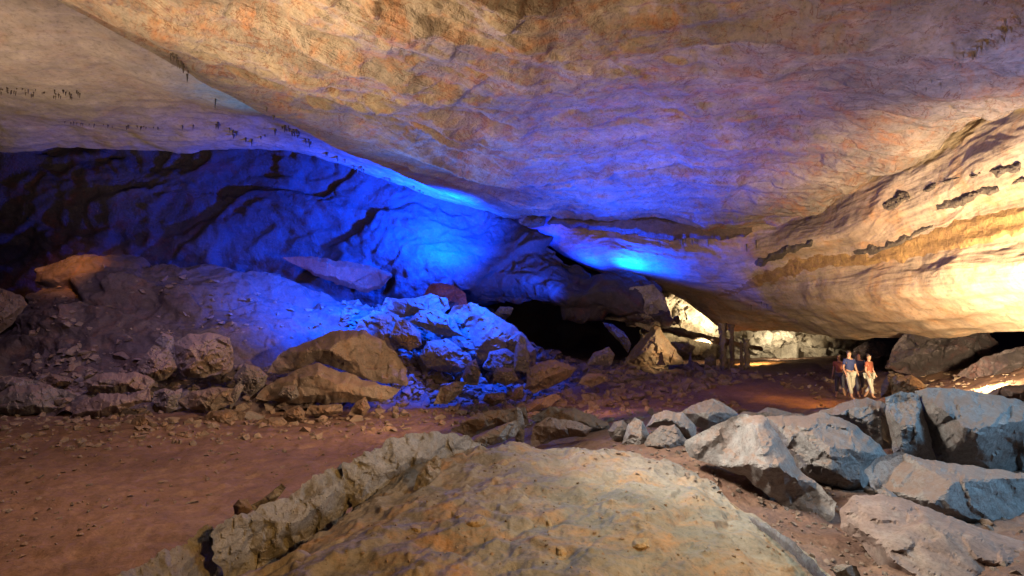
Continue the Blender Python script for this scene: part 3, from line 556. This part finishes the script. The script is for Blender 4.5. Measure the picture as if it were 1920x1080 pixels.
rock('rock_ledge', [(1027,420),(1036,404),(1100,407),(1150,405),(1185,398),(1232,402),(1290,412),(1390,418),(1470,424),(1500,427),(1440,440),(1350,450),(1300,446),(1260,452),(1200,442),(1140,432),(1060,424)], 26.6, 'long brown hanging rock ledge under the far ceiling', M_ledge, 0.6, g=(-0.009,0.0), seed=63, cat='ledge', rough=1.4, jag=1.6)
rock('rock_ledge', [(972,414),(985,405),(1010,402),(1025,408),(1020,424),(995,428),(978,422)], 28.8, 'short brown rock knob left of the long hanging ledge', M_ledge, 0.5, seed=64, cat='ledge')
rock('hanging_block', [(1170,560),(1182,538),(1225,533),(1244,556),(1256,585),(1268,606),(1235,610),(1200,598),(1178,582)], 26.4, 'dark blocky overhang above the pyramid rock', M_cream, 0.35, seed=65, rough=2.0, cat='rock')
rock('white_rock_tip', [(924,590),(938,574),(962,577),(958,590),(944,602),(930,600)], 26.8, 'whitish rock tip at the left end of the black hole', M_cream, 0.3, seed=66, cat='rock')
rock('lit_rim_strip', [(1128,603),(1150,608),(1170,622),(1184,645),(1178,664),(1162,642),(1142,622)], 31, 'whitish rock strip for the lit rim along the right of the black hole', M_cream, 0.3, seed=67, cat='rock')  # pale colour replaces lamplight on the rim of the hole
rock('rock_beam', [(1205,608),(1260,612),(1340,630),(1430,652),(1430,658),(1340,645),(1250,626),(1205,622)], 36.5, 'dark slanting rock beam crossing the lit passage', M_ledge, 0.5, seed=68, cat='rock')
rock('rock', [(1252,642),(1280,640),(1304,650),(1296,664),(1262,660)], 35.5, 'pale rounded rock for the pool of light under the slanting beam', M_cream, 0.4, seed=69, cat='rock')  # cream stone put in where a bright pool of light lies
rock('rock', [(1320,690),(1322,672),(1334,665),(1343,672),(1342,692)], 31, 'stubby lit stone left of the tall columns', M_cream, 0.4, seed=70, cat='rock')
# --- dark tufa growths and one dark shade patch on the right wall
TF = [([(1652,383),(1665,372),(1677,366),(1683,355),(1705,358),(1706,372),(1692,380),(1680,392),(1668,397),(1655,391)],'shaggy dark growth, lowest on the bright right wall'),
 ([(1727,356),(1742,344),(1757,340),(1755,353),(1742,361),(1730,362)],'small dark growth in the middle of the upper streak on the right wall'),
 ([(1756,342),(1786,332),(1806,325),(1802,336),(1772,346)],'thin dark growth just right of the small middle one'),
 ([(1815,328),(1850,321),(1880,310),(1912,302),(1913,316),(1905,327),(1880,331),(1868,335),(1855,326),(1820,333)],'long fringed dark growth, highest on the bright right wall'),
 ([(1756,390),(1775,373),(1810,358),(1850,350),(1873,353),(1862,363),(1830,373),(1800,386),(1770,396)],'large smooth dark brown scar below the fringed growth'),
 ([(1880,346),(1920,331),(1965,318),(1955,338),(1890,352)],'greenish dark growth at the right edge of the wall'),
 ([(1415,493),(1450,472),(1490,455),(1526,450),(1524,463),(1480,477),(1430,498)],'dark patch for the shaded recess above the ochre crust'),  # dark piece laid over the wall as the shade of a recess
 ([(1590,470),(1640,462),(1700,440),(1752,412),(1756,420),(1705,452),(1650,476),(1600,478)],'long narrow dark seam running along the ochre crust')]
for k, (p, lb) in enumerate(TF):
    rock('tufa_or_shade', p, None, lb, M_dark, 0.10, seed=200 + k, cat='rock growth', df=dfn(T_right, 0.03), rough=4.0, jag=2.6, slope=0.8, sp=2.0)
rock('ochre_crust', [(1340,560),(1400,522),(1450,502),(1500,480),(1560,472),(1600,474),(1640,478),(1660,460),(1700,444),(1760,424),(1830,402),(1920,384),(2010,360),(2010,428),(1920,440),(1850,458),(1780,472),(1700,490),(1640,497),(1600,502),(1540,507),(1480,522),(1400,547)], None, 'rough ochre-coloured crust band across the right wall', M_ochre, 0.07, seed=210, cat='rock crust', df=dfn(T_right, 0.03), rough=3.0, jag=2.6, slope=0.4, sp=3.6)
# --- stones bedded in the mound
ST = [(945,868,12,8,'yellowish stone just below the pointed mound crest'),(1000,869,9,6,'small pale stone right of the mound crest'),(1138,918,11,8,'rounded whitish lump in the pale upper part of the mound'),(893,975,22,18,'large cracked yellow lump on the left shoulder of the mound'),(856,962,16,11,'cracked tan lump touching the large yellow one'),(1030,985,9,16,'tall narrow stone lump in the middle of the mound'),(1213,958,10,5,'small broken white chip on the right shoulder of the mound'),(1203,1018,22,16,'large pale yellow lump low on the right of the mound'),(1050,1035,14,18,'dark orange lump low in the middle of the mound'),(780,990,16,12,'brown lump low on the dark left flank of the mound'),(1100,940,10,3,'thin flat white chip across the upper mound'),(1160,883,8,6,'cream pebble on the far right of the mound top')]
for k, (x, y, a, b, lb) in enumerate(ST):
    r = np.random.RandomState(k); t = np.linspace(0, 2 * math.pi, 11)[:-1]; q = r.uniform(.65, 1.15, 10)
    p = [(x + a * c * w_, y + b * s * w_) for c, s, w_ in zip(np.cos(t), np.sin(t), q)]
    rock('embedded_stone', p, None, lb, M_emb, 0.02 + a * 0.0008, seed=300 + k, df=dfn(T_ground, 0.01, 4), sp=1.8, jag=2, rough=2.2, cat='stone', group='stones bedded in the mound', slope=0.8)
# --- columns in the passage
def column(px, y0, y1, w, d, lb, name='cave_column', cat='column', taper=0.0, m=None):
    b = W(px, y1, d); t = W(px, y0, d); H = t[2] - b[2]; n, k = 40, 20; rad = w / 2 * d / F; V = []
    r = np.random.RandomState(int(px))
    for i in range(n):
        f = i / (n - 1)
        for j in range(k):
            a = 2 * math.pi * j / k; q = np.array([[math.cos(a) * 1.5 + px, math.sin(a) * 1.5, f * H * 3]])
            rr_ = rad * ((1 - taper * f) * (1.05 + 1.3 * fbm(q, 3)[0] + 0.10 * math.sin(f * H * 11)) + 0.6 * max(0, .12 - f) * 5 + (0.5 * max(0, f - .88) * 8 if not taper else 0))
            V.append((b[0] + rr_ * math.cos(a), b[1] + rr_ * math.sin(a), b[2] + f * H))
    Fc = [(i * k + j, i * k + (j + 1) % k, (i + 1) * k + (j + 1) % k, (i + 1) * k + j) for i in range(n - 1) for j in range(k)]
    Fc += [tuple(range(k))[::-1], tuple((n - 1) * k + j for j in range(k))]
    tag(link_mesh(name, V, Fc, m or TAN, loc=b), lb, cat)
column(1357, 606, 700, 11, 30, 'thickest brown column standing in the lit passage')
column(1374, 608, 702, 6.5, 29, 'tall slim dark column right of the thickest one', m=M_ledge)
column(1391, 640, 697, 7, 28.5, 'short dark stalagmite right of the slim column', 'stalagmite', 'stalagmite', 0.7, M_ledge)
column(1401, 636, 690, 8, 31, 'thin lit column behind the short dark stalagmite')
column(1295, 662, 682, 7, 31, 'small pointed lit stalagmite left of the columns', 'stalagmite', 'stalagmite', 0.8)
column(1240, 660, 684, 10, 25, 'little dark stalagmite in front of the pyramid rock', 'stalagmite', 'stalagmite', 0.6, M_ledge)
# --- stalactites hanging from the ceilings
def stalactites(pts, group, lb, m, tree, lo=4, hi=12, wd=3.0):
    for k, (x, y) in enumerate(pts):
        r = np.random.RandomState(k + int(x)); d = cast(tree, x, y)
        if d is None: continue
        p = W(x, y, d - 0.03); L_ = r.uniform(lo, hi) * d / F; rad = wd / 2 * d / F * r.uniform(.6, 1.2); V = []; n = 7; kk = 7
        for i in range(n):
            f = i / (n - 1)
            for j in range(kk):
                a = 2 * math.pi * j / kk; w_ = rad * (1 - f) ** .8 * r.uniform(.75, 1.2) + 0.004
                V.append((p[0] + w_ * math.cos(a), p[1] + w_ * math.sin(a), p[2] + 0.12 - f * (L_ + .12)))
        Fc = [(i * kk + j, (i + 1) * kk + j, (i + 1) * kk + (j + 1) % kk, i * kk + (j + 1) % kk) for i in range(n - 1) for j in range(kk)]
        tag(link_mesh('stalactite', V, Fc, m, loc=p), lb, 'stalactite', group)
def along(pts, n, jx=2, jy=2, seed=0):
    r = np.random.RandomState(seed); A = np.array(pts, float); L_ = np.r_[0, np.cumsum(np.linalg.norm(np.diff(A, axis=0), axis=1))]; t = np.sort(r.uniform(0, L_[-1], n))
    return [(np.interp(a, L_, A[:, 0]) + r.uniform(-jx, jx), np.interp(a, L_, A[:, 1]) + r.uniform(-jy, jy)) for a in t]
stalactites(along([(0,170),(80,172),(150,178)], 46, 2, 7, 1), 'stalactites on the upper left seam', 'tiny stalactite in the fringe along the upper seam of the left slab', M_dark, T_ceil, 3, 8, 3)
stalactites(along([(115,228),(200,234),(300,240),(360,236),(405,230)], 26, 2, 1, 2), 'stalactites on the lower left seam', 'tiny dark stalactite along the lower seam of the left slab', M_dark, T_ceil, 3, 9, 2.6)
stalactites(along([(325,100),(355,140)], 16, 6, 6, 3) , 'stalactites beside the ceiling edge', 'dark bluish stalactite hanging under the sharp ceiling edge', M_dark, T_ceil, 6, 16, 4)
stalactites([(404,186)], None, 'single longer stalactite hanging alone above the lower seam', M_dark, T_ceil, 18, 22, 4)
stalactites(along([(405,230),(440,250),(470,265),(540,235),(560,250)], 20, 5, 4, 4) + along([(500,195),(545,245),(600,280),(700,330),(800,362)], 34, 6, 4, 5), 'stalactites along the left slab corner', 'dark greenish stalactite where the left slab meets the main ceiling', M_dark, T_ceil, 4, 11, 5)
stalactites(along([(1740,165),(1800,115),(1860,75),(1920,30)], 26, 14, 9, 6), 'stalactites at the upper right', 'pale bluish stalactite in the fringe high on the right', M_ceil, T_ceil, 4, 12, 5)
stalactites(along([(1230,450),(1330,452)], 12, 2, 2, 7), 'stalactites under the ledge', 'pale stalactite hanging from the brown ledge', M_cream, T_right, 6, 14, 3)
stalactites([(1418,455),(1400,462),(1438,570),(1428,566),(1408,572)] + along([(1690,365),(1705,370)], 3), 'stalactites on the right wall', 'thin stalactite hanging from the smooth right wall', M_dark, T_right, 6, 12, 2.5)
# --- loose rubble
protos = []
for s in range(9):
    r = np.random.RandomState(900 + s); bm = bmesh.new()
    for q in r.normal(size=(13, 3)):
        q = q / np.linalg.norm(q) * r.uniform(.75, 1.1); bm.verts.new(q * np.array([1, .8, .62]))
    bmesh.ops.convex_hull(bm, input=bm.verts); bmesh.ops.delete(bm, geom=[v for v in bm.verts if not v.link_faces], context='VERTS')
    bmesh.ops.bevel(bm, geom=bm.edges[:], offset=0.05, segments=1, affect='EDGES', profile=0.5)
    bmesh.ops.triangulate(bm, faces=bm.faces); bmesh.ops.subdivide_edges(bm, edges=bm.edges[:], cuts=3, use_grid_fill=True)
    co = np.array([v.co[:] for v in bm.verts]); nn = co / np.linalg.norm(co, axis=1)[:, None]
    co = co + nn * (facets(co * 1.6 + s * 7, 12) * 0.10 + fbm(co * 3 + s, 4) * 0.06)[:, None]
    for v, c in zip(bm.verts, co): v.co = c
    me = bpy.data.meshes.new('rubble_stone'); bm.to_mesh(me); bm.free(); me.polygons.foreach_set('use_smooth', [True] * len(me.polygons)); protos.append(me)
pm = {}
def stone(px, py, size, m, lb, group, r, name='rubble_stone', flat=0.0):
    d = cast(T_ground, px, py)
    if d is None: return
    me = protos[r.randint(len(protos))]; key = (me.name, m.name)
    if key not in pm: c = me.copy(); c.materials.append(m); pm[key] = c
    o = bpy.data.objects.new(name, pm[key]); COL.objects.link(o); s = size * d / F / 2
    p = W(px, py, d); o.location = (p[0], p[1], p[2] + s * 0.18)
    o.rotation_euler = (r.uniform(-.5, .5), r.uniform(-.5, .5), r.uniform(0, 6.28)); o.scale = (s * r.uniform(.8, 1.3), s * r.uniform(.7, 1.2), s * r.uniform(.6, 1.2) * (1 - flat))
    tag(o, lb, 'stone', group)
def field(poly, n, s0, s1, ms, lb, group, seed, flat=0.0):
    r = np.random.RandomState(seed); A = np.array(poly); k = 0
    while k < n:
        p = np.array([[r.uniform(A[:, 0].min(), A[:, 0].max()), r.uniform(A[:, 1].min(), A[:, 1].max())]])
        if inpoly(p, poly)[0]: stone(p[0, 0], p[0, 1], s0 + (s1 - s0) * r.rand() ** 2.2, ms[r.randint(len(ms))], lb, group, r, flat=flat); k += 1
field([(0,690),(150,650),(300,680),(480,690),(760,720),(760,770),(560,790),(350,790),(0,780)], 60, 9, 42, [TAN, TAN, GRY, BRN], 'angular stone in the rubble along the foot of the left slope', 'rubble at the foot of the left slope', 41)
field([(740,690),(800,660),(1000,690),(1110,700),(1180,720),(1040,740),(980,745),(860,760),(760,770)], 90, 10, 42, [TAN, GRY, BRN], 'angular stone in the crowded rubble below the blue pile', 'rubble below the blue pile', 42)
field([(640,575),(720,560),(840,600),(980,640),(1010,690),(760,690),(640,640)], 30, 9, 34, [TAN, GRY], 'blue-lit stone among the boulders of the pile', 'stones in the blue pile', 43)
field([(1080,690),(1150,668),(1330,688),(1420,708),(1330,735),(1180,725)], 60, 8, 30, [GRY, TAN], 'dim bluish stone on the rubble slope in front of the pyramid rock', 'rubble in front of the passage', 44)
field([(780,770),(1050,740),(1200,750),(1280,760),(1150,790),(1000,775),(850,800)], 30, 6, 26, [BRN, BRN, TAN], 'brown stone on the clay behind the mound', 'stones on the clay behind the mound', 45)
field([(1180,780),(1280,800),(1330,870),(1560,940),(1560,1000),(1350,930),(1200,860),(1120,850)], 24, 4, 15, [N3, M_nearclay], 'small pale chip on the clay beside the pale wedge boulder', 'chips beside the wedge boulder', 46)
field([(0,790),(600,800),(840,790),(600,880),(300,960),(0,1060)], 14, 3, 9, [BRN, M_nearclay], 'tiny stone lying on the open red clay', 'tiny stones on the red clay', 47)
field([(1440,760),(1640,740),(1660,860),(1500,900)], 14, 8, 26, [GRY, N3], 'grey stone wedged between the right foreground boulders', 'stones between the right boulders', 48)
field([(1560,690),(1900,700),(1750,720),(1560,720)], 10, 4, 14, [BRN], 'small stone on the floor of the shadowed recess', 'stones in the recess', 49)
for seed, line, n, g in ((51, [(1415,700),(1470,722),(1520,735),(1545,765),(1590,778)], 48, 'stones edging the near side of the path'), (52, [(1500,704),(1545,712),(1600,722),(1650,736)], 34, 'stones edging the far side of the path')):
    r = np.random.RandomState(seed)
    for x, y in along(line, n, 5, 3, seed): stone(x, y, r.uniform(6, 14), BRN, 'small stone in the row along the ' + g[18:], g, r, name='kerb_stone')

# fine rubble nobody could count, one object
def loose(name, lb, poly_ms):
    r = np.random.RandomState(77); V = []; Fc = []; n = 0; pv = [np.array([v.co[:] for v in m.vertices]) for m in small]; pf = [[tuple(p.vertices) for p in m.polygons] for m in small]
    for poly, cnt, s0, s1 in poly_ms:
        A = np.array(poly); k = 0
        while k < cnt:
            p = np.array([[r.uniform(A[:, 0].min(), A[:, 0].max()), r.uniform(A[:, 1].min(), A[:, 1].max())]])
            if not inpoly(p, poly)[0]: continue
            k += 1; d = cast(T_ground, p[0, 0], p[0, 1])
            if d is None: continue
            j = r.randint(len(small)); sz = (s0 + (s1 - s0) * r.rand() ** 1.6) * 1.9 * d / F / 2; a = r.uniform(0, 6.28); c, s_ = math.cos(a), math.sin(a); M = np.array([[c, -s_, 0], [s_, c, 0], [0, 0, 1]])
            q = (pv[j] * sz * r.uniform(.6, 1.3, 3)) @ M.T + W(p[0, 0], p[0, 1], d) + [0, 0, sz * .15]
            V.append(q); Fc += [tuple(i + n for i in f) for f in pf[j]]; n += len(q)
    tag(link_mesh(name, np.vstack(V), Fc, TAN, smooth=False), lb, 'rubble', None, 'stuff')
small = []
for s in range(6):
    r = np.random.RandomState(700 + s); bm = bmesh.new()
    for q in r.normal(size=(11, 3)): q = q / np.linalg.norm(q) * r.uniform(.7, 1.1); bm.verts.new(q * np.array([1, .8, .6]))
    bmesh.ops.convex_hull(bm, input=bm.verts); bmesh.ops.delete(bm, geom=[v for v in bm.verts if not v.link_faces], context='VERTS')
    me = bpy.data.meshes.new('chip'); bm.to_mesh(me); bm.free(); small.append(me)
loose('loose_rubble', 'fine loose stone chips spread over the cave floor and slopes', [
 ([(0,775),(400,785),(850,775),(760,810),(400,835),(0,850)], 260, 3, 14),
 ([(0,690),(150,650),(300,680),(480,690),(760,720),(800,780),(560,800),(350,800),(0,790)], 650, 3, 16),
 ([(640,560),(720,560),(840,600),(980,640),(1110,690),(1350,690),(1420,710),(1200,760),(860,780),(740,720),(640,640)], 1500, 3, 17),
 ([(780,770),(1050,740),(1350,740),(1450,800),(1300,800),(1150,790),(1000,800),(850,810)], 420, 3, 14),
 ([(0,790),(600,800),(840,790),(600,880),(300,960),(0,1060)], 260, 2, 8),
 ([(880,850),(1180,850),(1400,960),(1560,1080),(700,1080),(560,1060)], 220, 2, 6),
 ([(1180,780),(1280,800),(1330,870),(1560,940),(1700,1080),(1560,1080),(1400,950),(1200,860),(1120,850)], 260, 2, 9),
 ([(1440,780),(1920,760),(1920,1080),(1640,1060),(1500,900)], 200, 4, 16),
 ([(60,560),(180,500),(420,520),(620,570),(640,640),(300,660),(60,640)], 120, 3, 12),
 ([(1400,700),(1920,690),(1900,735),(1560,740)], 160, 2, 8)])
# ------------------------------------------------------------------ visitors on the path
def plain(name, c, rough=0.8):
    m = bpy.data.materials.new(name); m.use_nodes = True; nt = m.node_tree; b = nt.nodes['Principled BSDF']; b.inputs['Roughness'].default_value = rough
    n = nt.nodes.new('ShaderNodeTexNoise'); n.inputs['Scale'].default_value = 25; x = nt.nodes.new('ShaderNodeMix'); x.data_type = 'RGBA'
    x.inputs[6].default_value = tuple(v * .7 for v in c) + (1,); x.inputs[7].default_value = c + (1,); nt.links.new(n.outputs[0], x.inputs[0]); nt.links.new(x.outputs[2], b.inputs['Base Color'])
    return m
M_skin = plain('skin', (0.42, 0.24, 0.16), 0.55); M_hair = plain('dark_hair', (0.03, 0.02, 0.015), 0.6)
M_navy = plain('navy_shirt', (0.03, 0.05, 0.16)); M_rust = plain('rust_shirt', (0.30, 0.09, 0.05)); M_pale = plain('pale_cloth', (0.45, 0.45, 0.38)); M_jean = plain('dark_trousers', (0.06, 0.06, 0.09))
def skin(name, V, E, Rd, m, parent, root=0, sub=1):
    me = bpy.data.meshes.new(name); me.from_pydata(V, E, []); me.materials.append(m)
    o = bpy.data.objects.new(name, me); COL.objects.link(o); o.parent = parent
    me.skin_vertices.new() if hasattr(me.skin_vertices, 'new') and not me.skin_vertices else None
    md_ = o.modifiers.new('skin', 'SKIN'); md_.use_smooth_shade = True
    if not me.skin_vertices: bpy.context.view_layer.update()
    for i, r in enumerate(Rd):
        s = me.skin_vertices[0].data[i]; s.radius = r if isinstance(r, tuple) else (r, r); s.use_root = (i == root)
    sb = o.modifiers.new('sub', 'SUBSURF'); sb.levels = sub; sb.render_levels = sub
    return o
def person(px, py, rot, h, st, shirt, trous, lb):
    d = cast(T_ground, px, py, 20); p = W(px, py, d)
    root = bpy.data.objects.new('person', None); COL.objects.link(root); root.location = p; root.rotation_euler = (0, 0, rot); root.scale = (h / 1.75,) * 3
    tag(root, lb, 'person', None)
    a = st
    J = [(0,0,.95),(0,0,1.12),(0,0,1.36),(0,.0,1.46),(0,.01,1.52),(0,.01,1.60),(0,.01,1.70),
         (.09,0,.90),(.10,.10*a,.50),(.10,-.02+.18*a,.09),(.10,.12+.18*a,.03),(-.09,0,.90),(-.10,.02,.50),(-.10,-.22*a,.11),(-.10,-.10-.18*a,.03),
         (.17,0,1.40),(.22,-.04*a,1.12),(.23,.10,.88),(.235,.13,.80),(-.17,0,1.40),(-.22,.04*a,1.12),(-.23,.12,.90),(-.235,.16,.82)]
    E = [(0,1),(1,2),(2,3),(3,4),(4,5),(5,6),(0,7),(7,8),(8,9),(9,10),(0,11),(11,12),(12,13),(13,14),(2,15),(15,16),(16,17),(17,18),(2,19),(19,20),(20,21),(21,22)]
    Rd = [(.14,.10),(.13,.095),(.16,.10),.055,.055,(.075,.095),(.06,.075),.085,.055,.04,(.04,.03),.085,.055,.04,(.04,.03),.055,.04,.03,(.035,.02),.055,.04,.03,(.035,.02)]
    skin('body', J, E, Rd, M_skin, root)
    skin('shirt', [J[0],J[1],J[2],J[15],(.205,-.015*a,1.22),J[19],(-.205,.015*a,1.22)], [(0,1),(1,2),(2,3),(3,4),(2,5),(5,6)], [(.165,.125),(.15,.115),(.175,.12),.075,.06,.075,.06], shirt, root)
    skin('trousers', [(0,0,.93),J[7],J[8],(J[9][0],J[9][1],.2),J[11],J[12],(J[13][0],J[13][1],.22)], [(0,1),(1,2),(2,3),(0,4),(4,5),(5,6)], [(.15,.12),.10,.075,.06,.10,.075,.06], trous, root)
    skin('hair', [(0,-.03,1.60),(0,-.015,1.70),(0,.01,1.745)], [(0,1),(1,2)], [(.075,.07),(.083,.085),(.05,.06)], M_hair, root)
person(1576, 744, 2.3, 1.66, 0.8, M_rust, M_jean, 'walking visitor in a rust shirt and dark trousers, leftmost of the group on the path')
person(1595, 748, 3.3, 1.74, 1.0, M_navy, M_pale, 'taller walking visitor in a navy shirt and pale trousers on the path')
person(1613, 744, 2.9, 1.70, 0.7, M_navy, M_jean, 'visitor in a navy shirt and dark trousers, third from the left on the path')
person(1632, 747, 3.7, 1.60, 0.9, M_rust, M_pale, 'visitor in a rust shirt and pale trousers, rightmost of the group on the path')
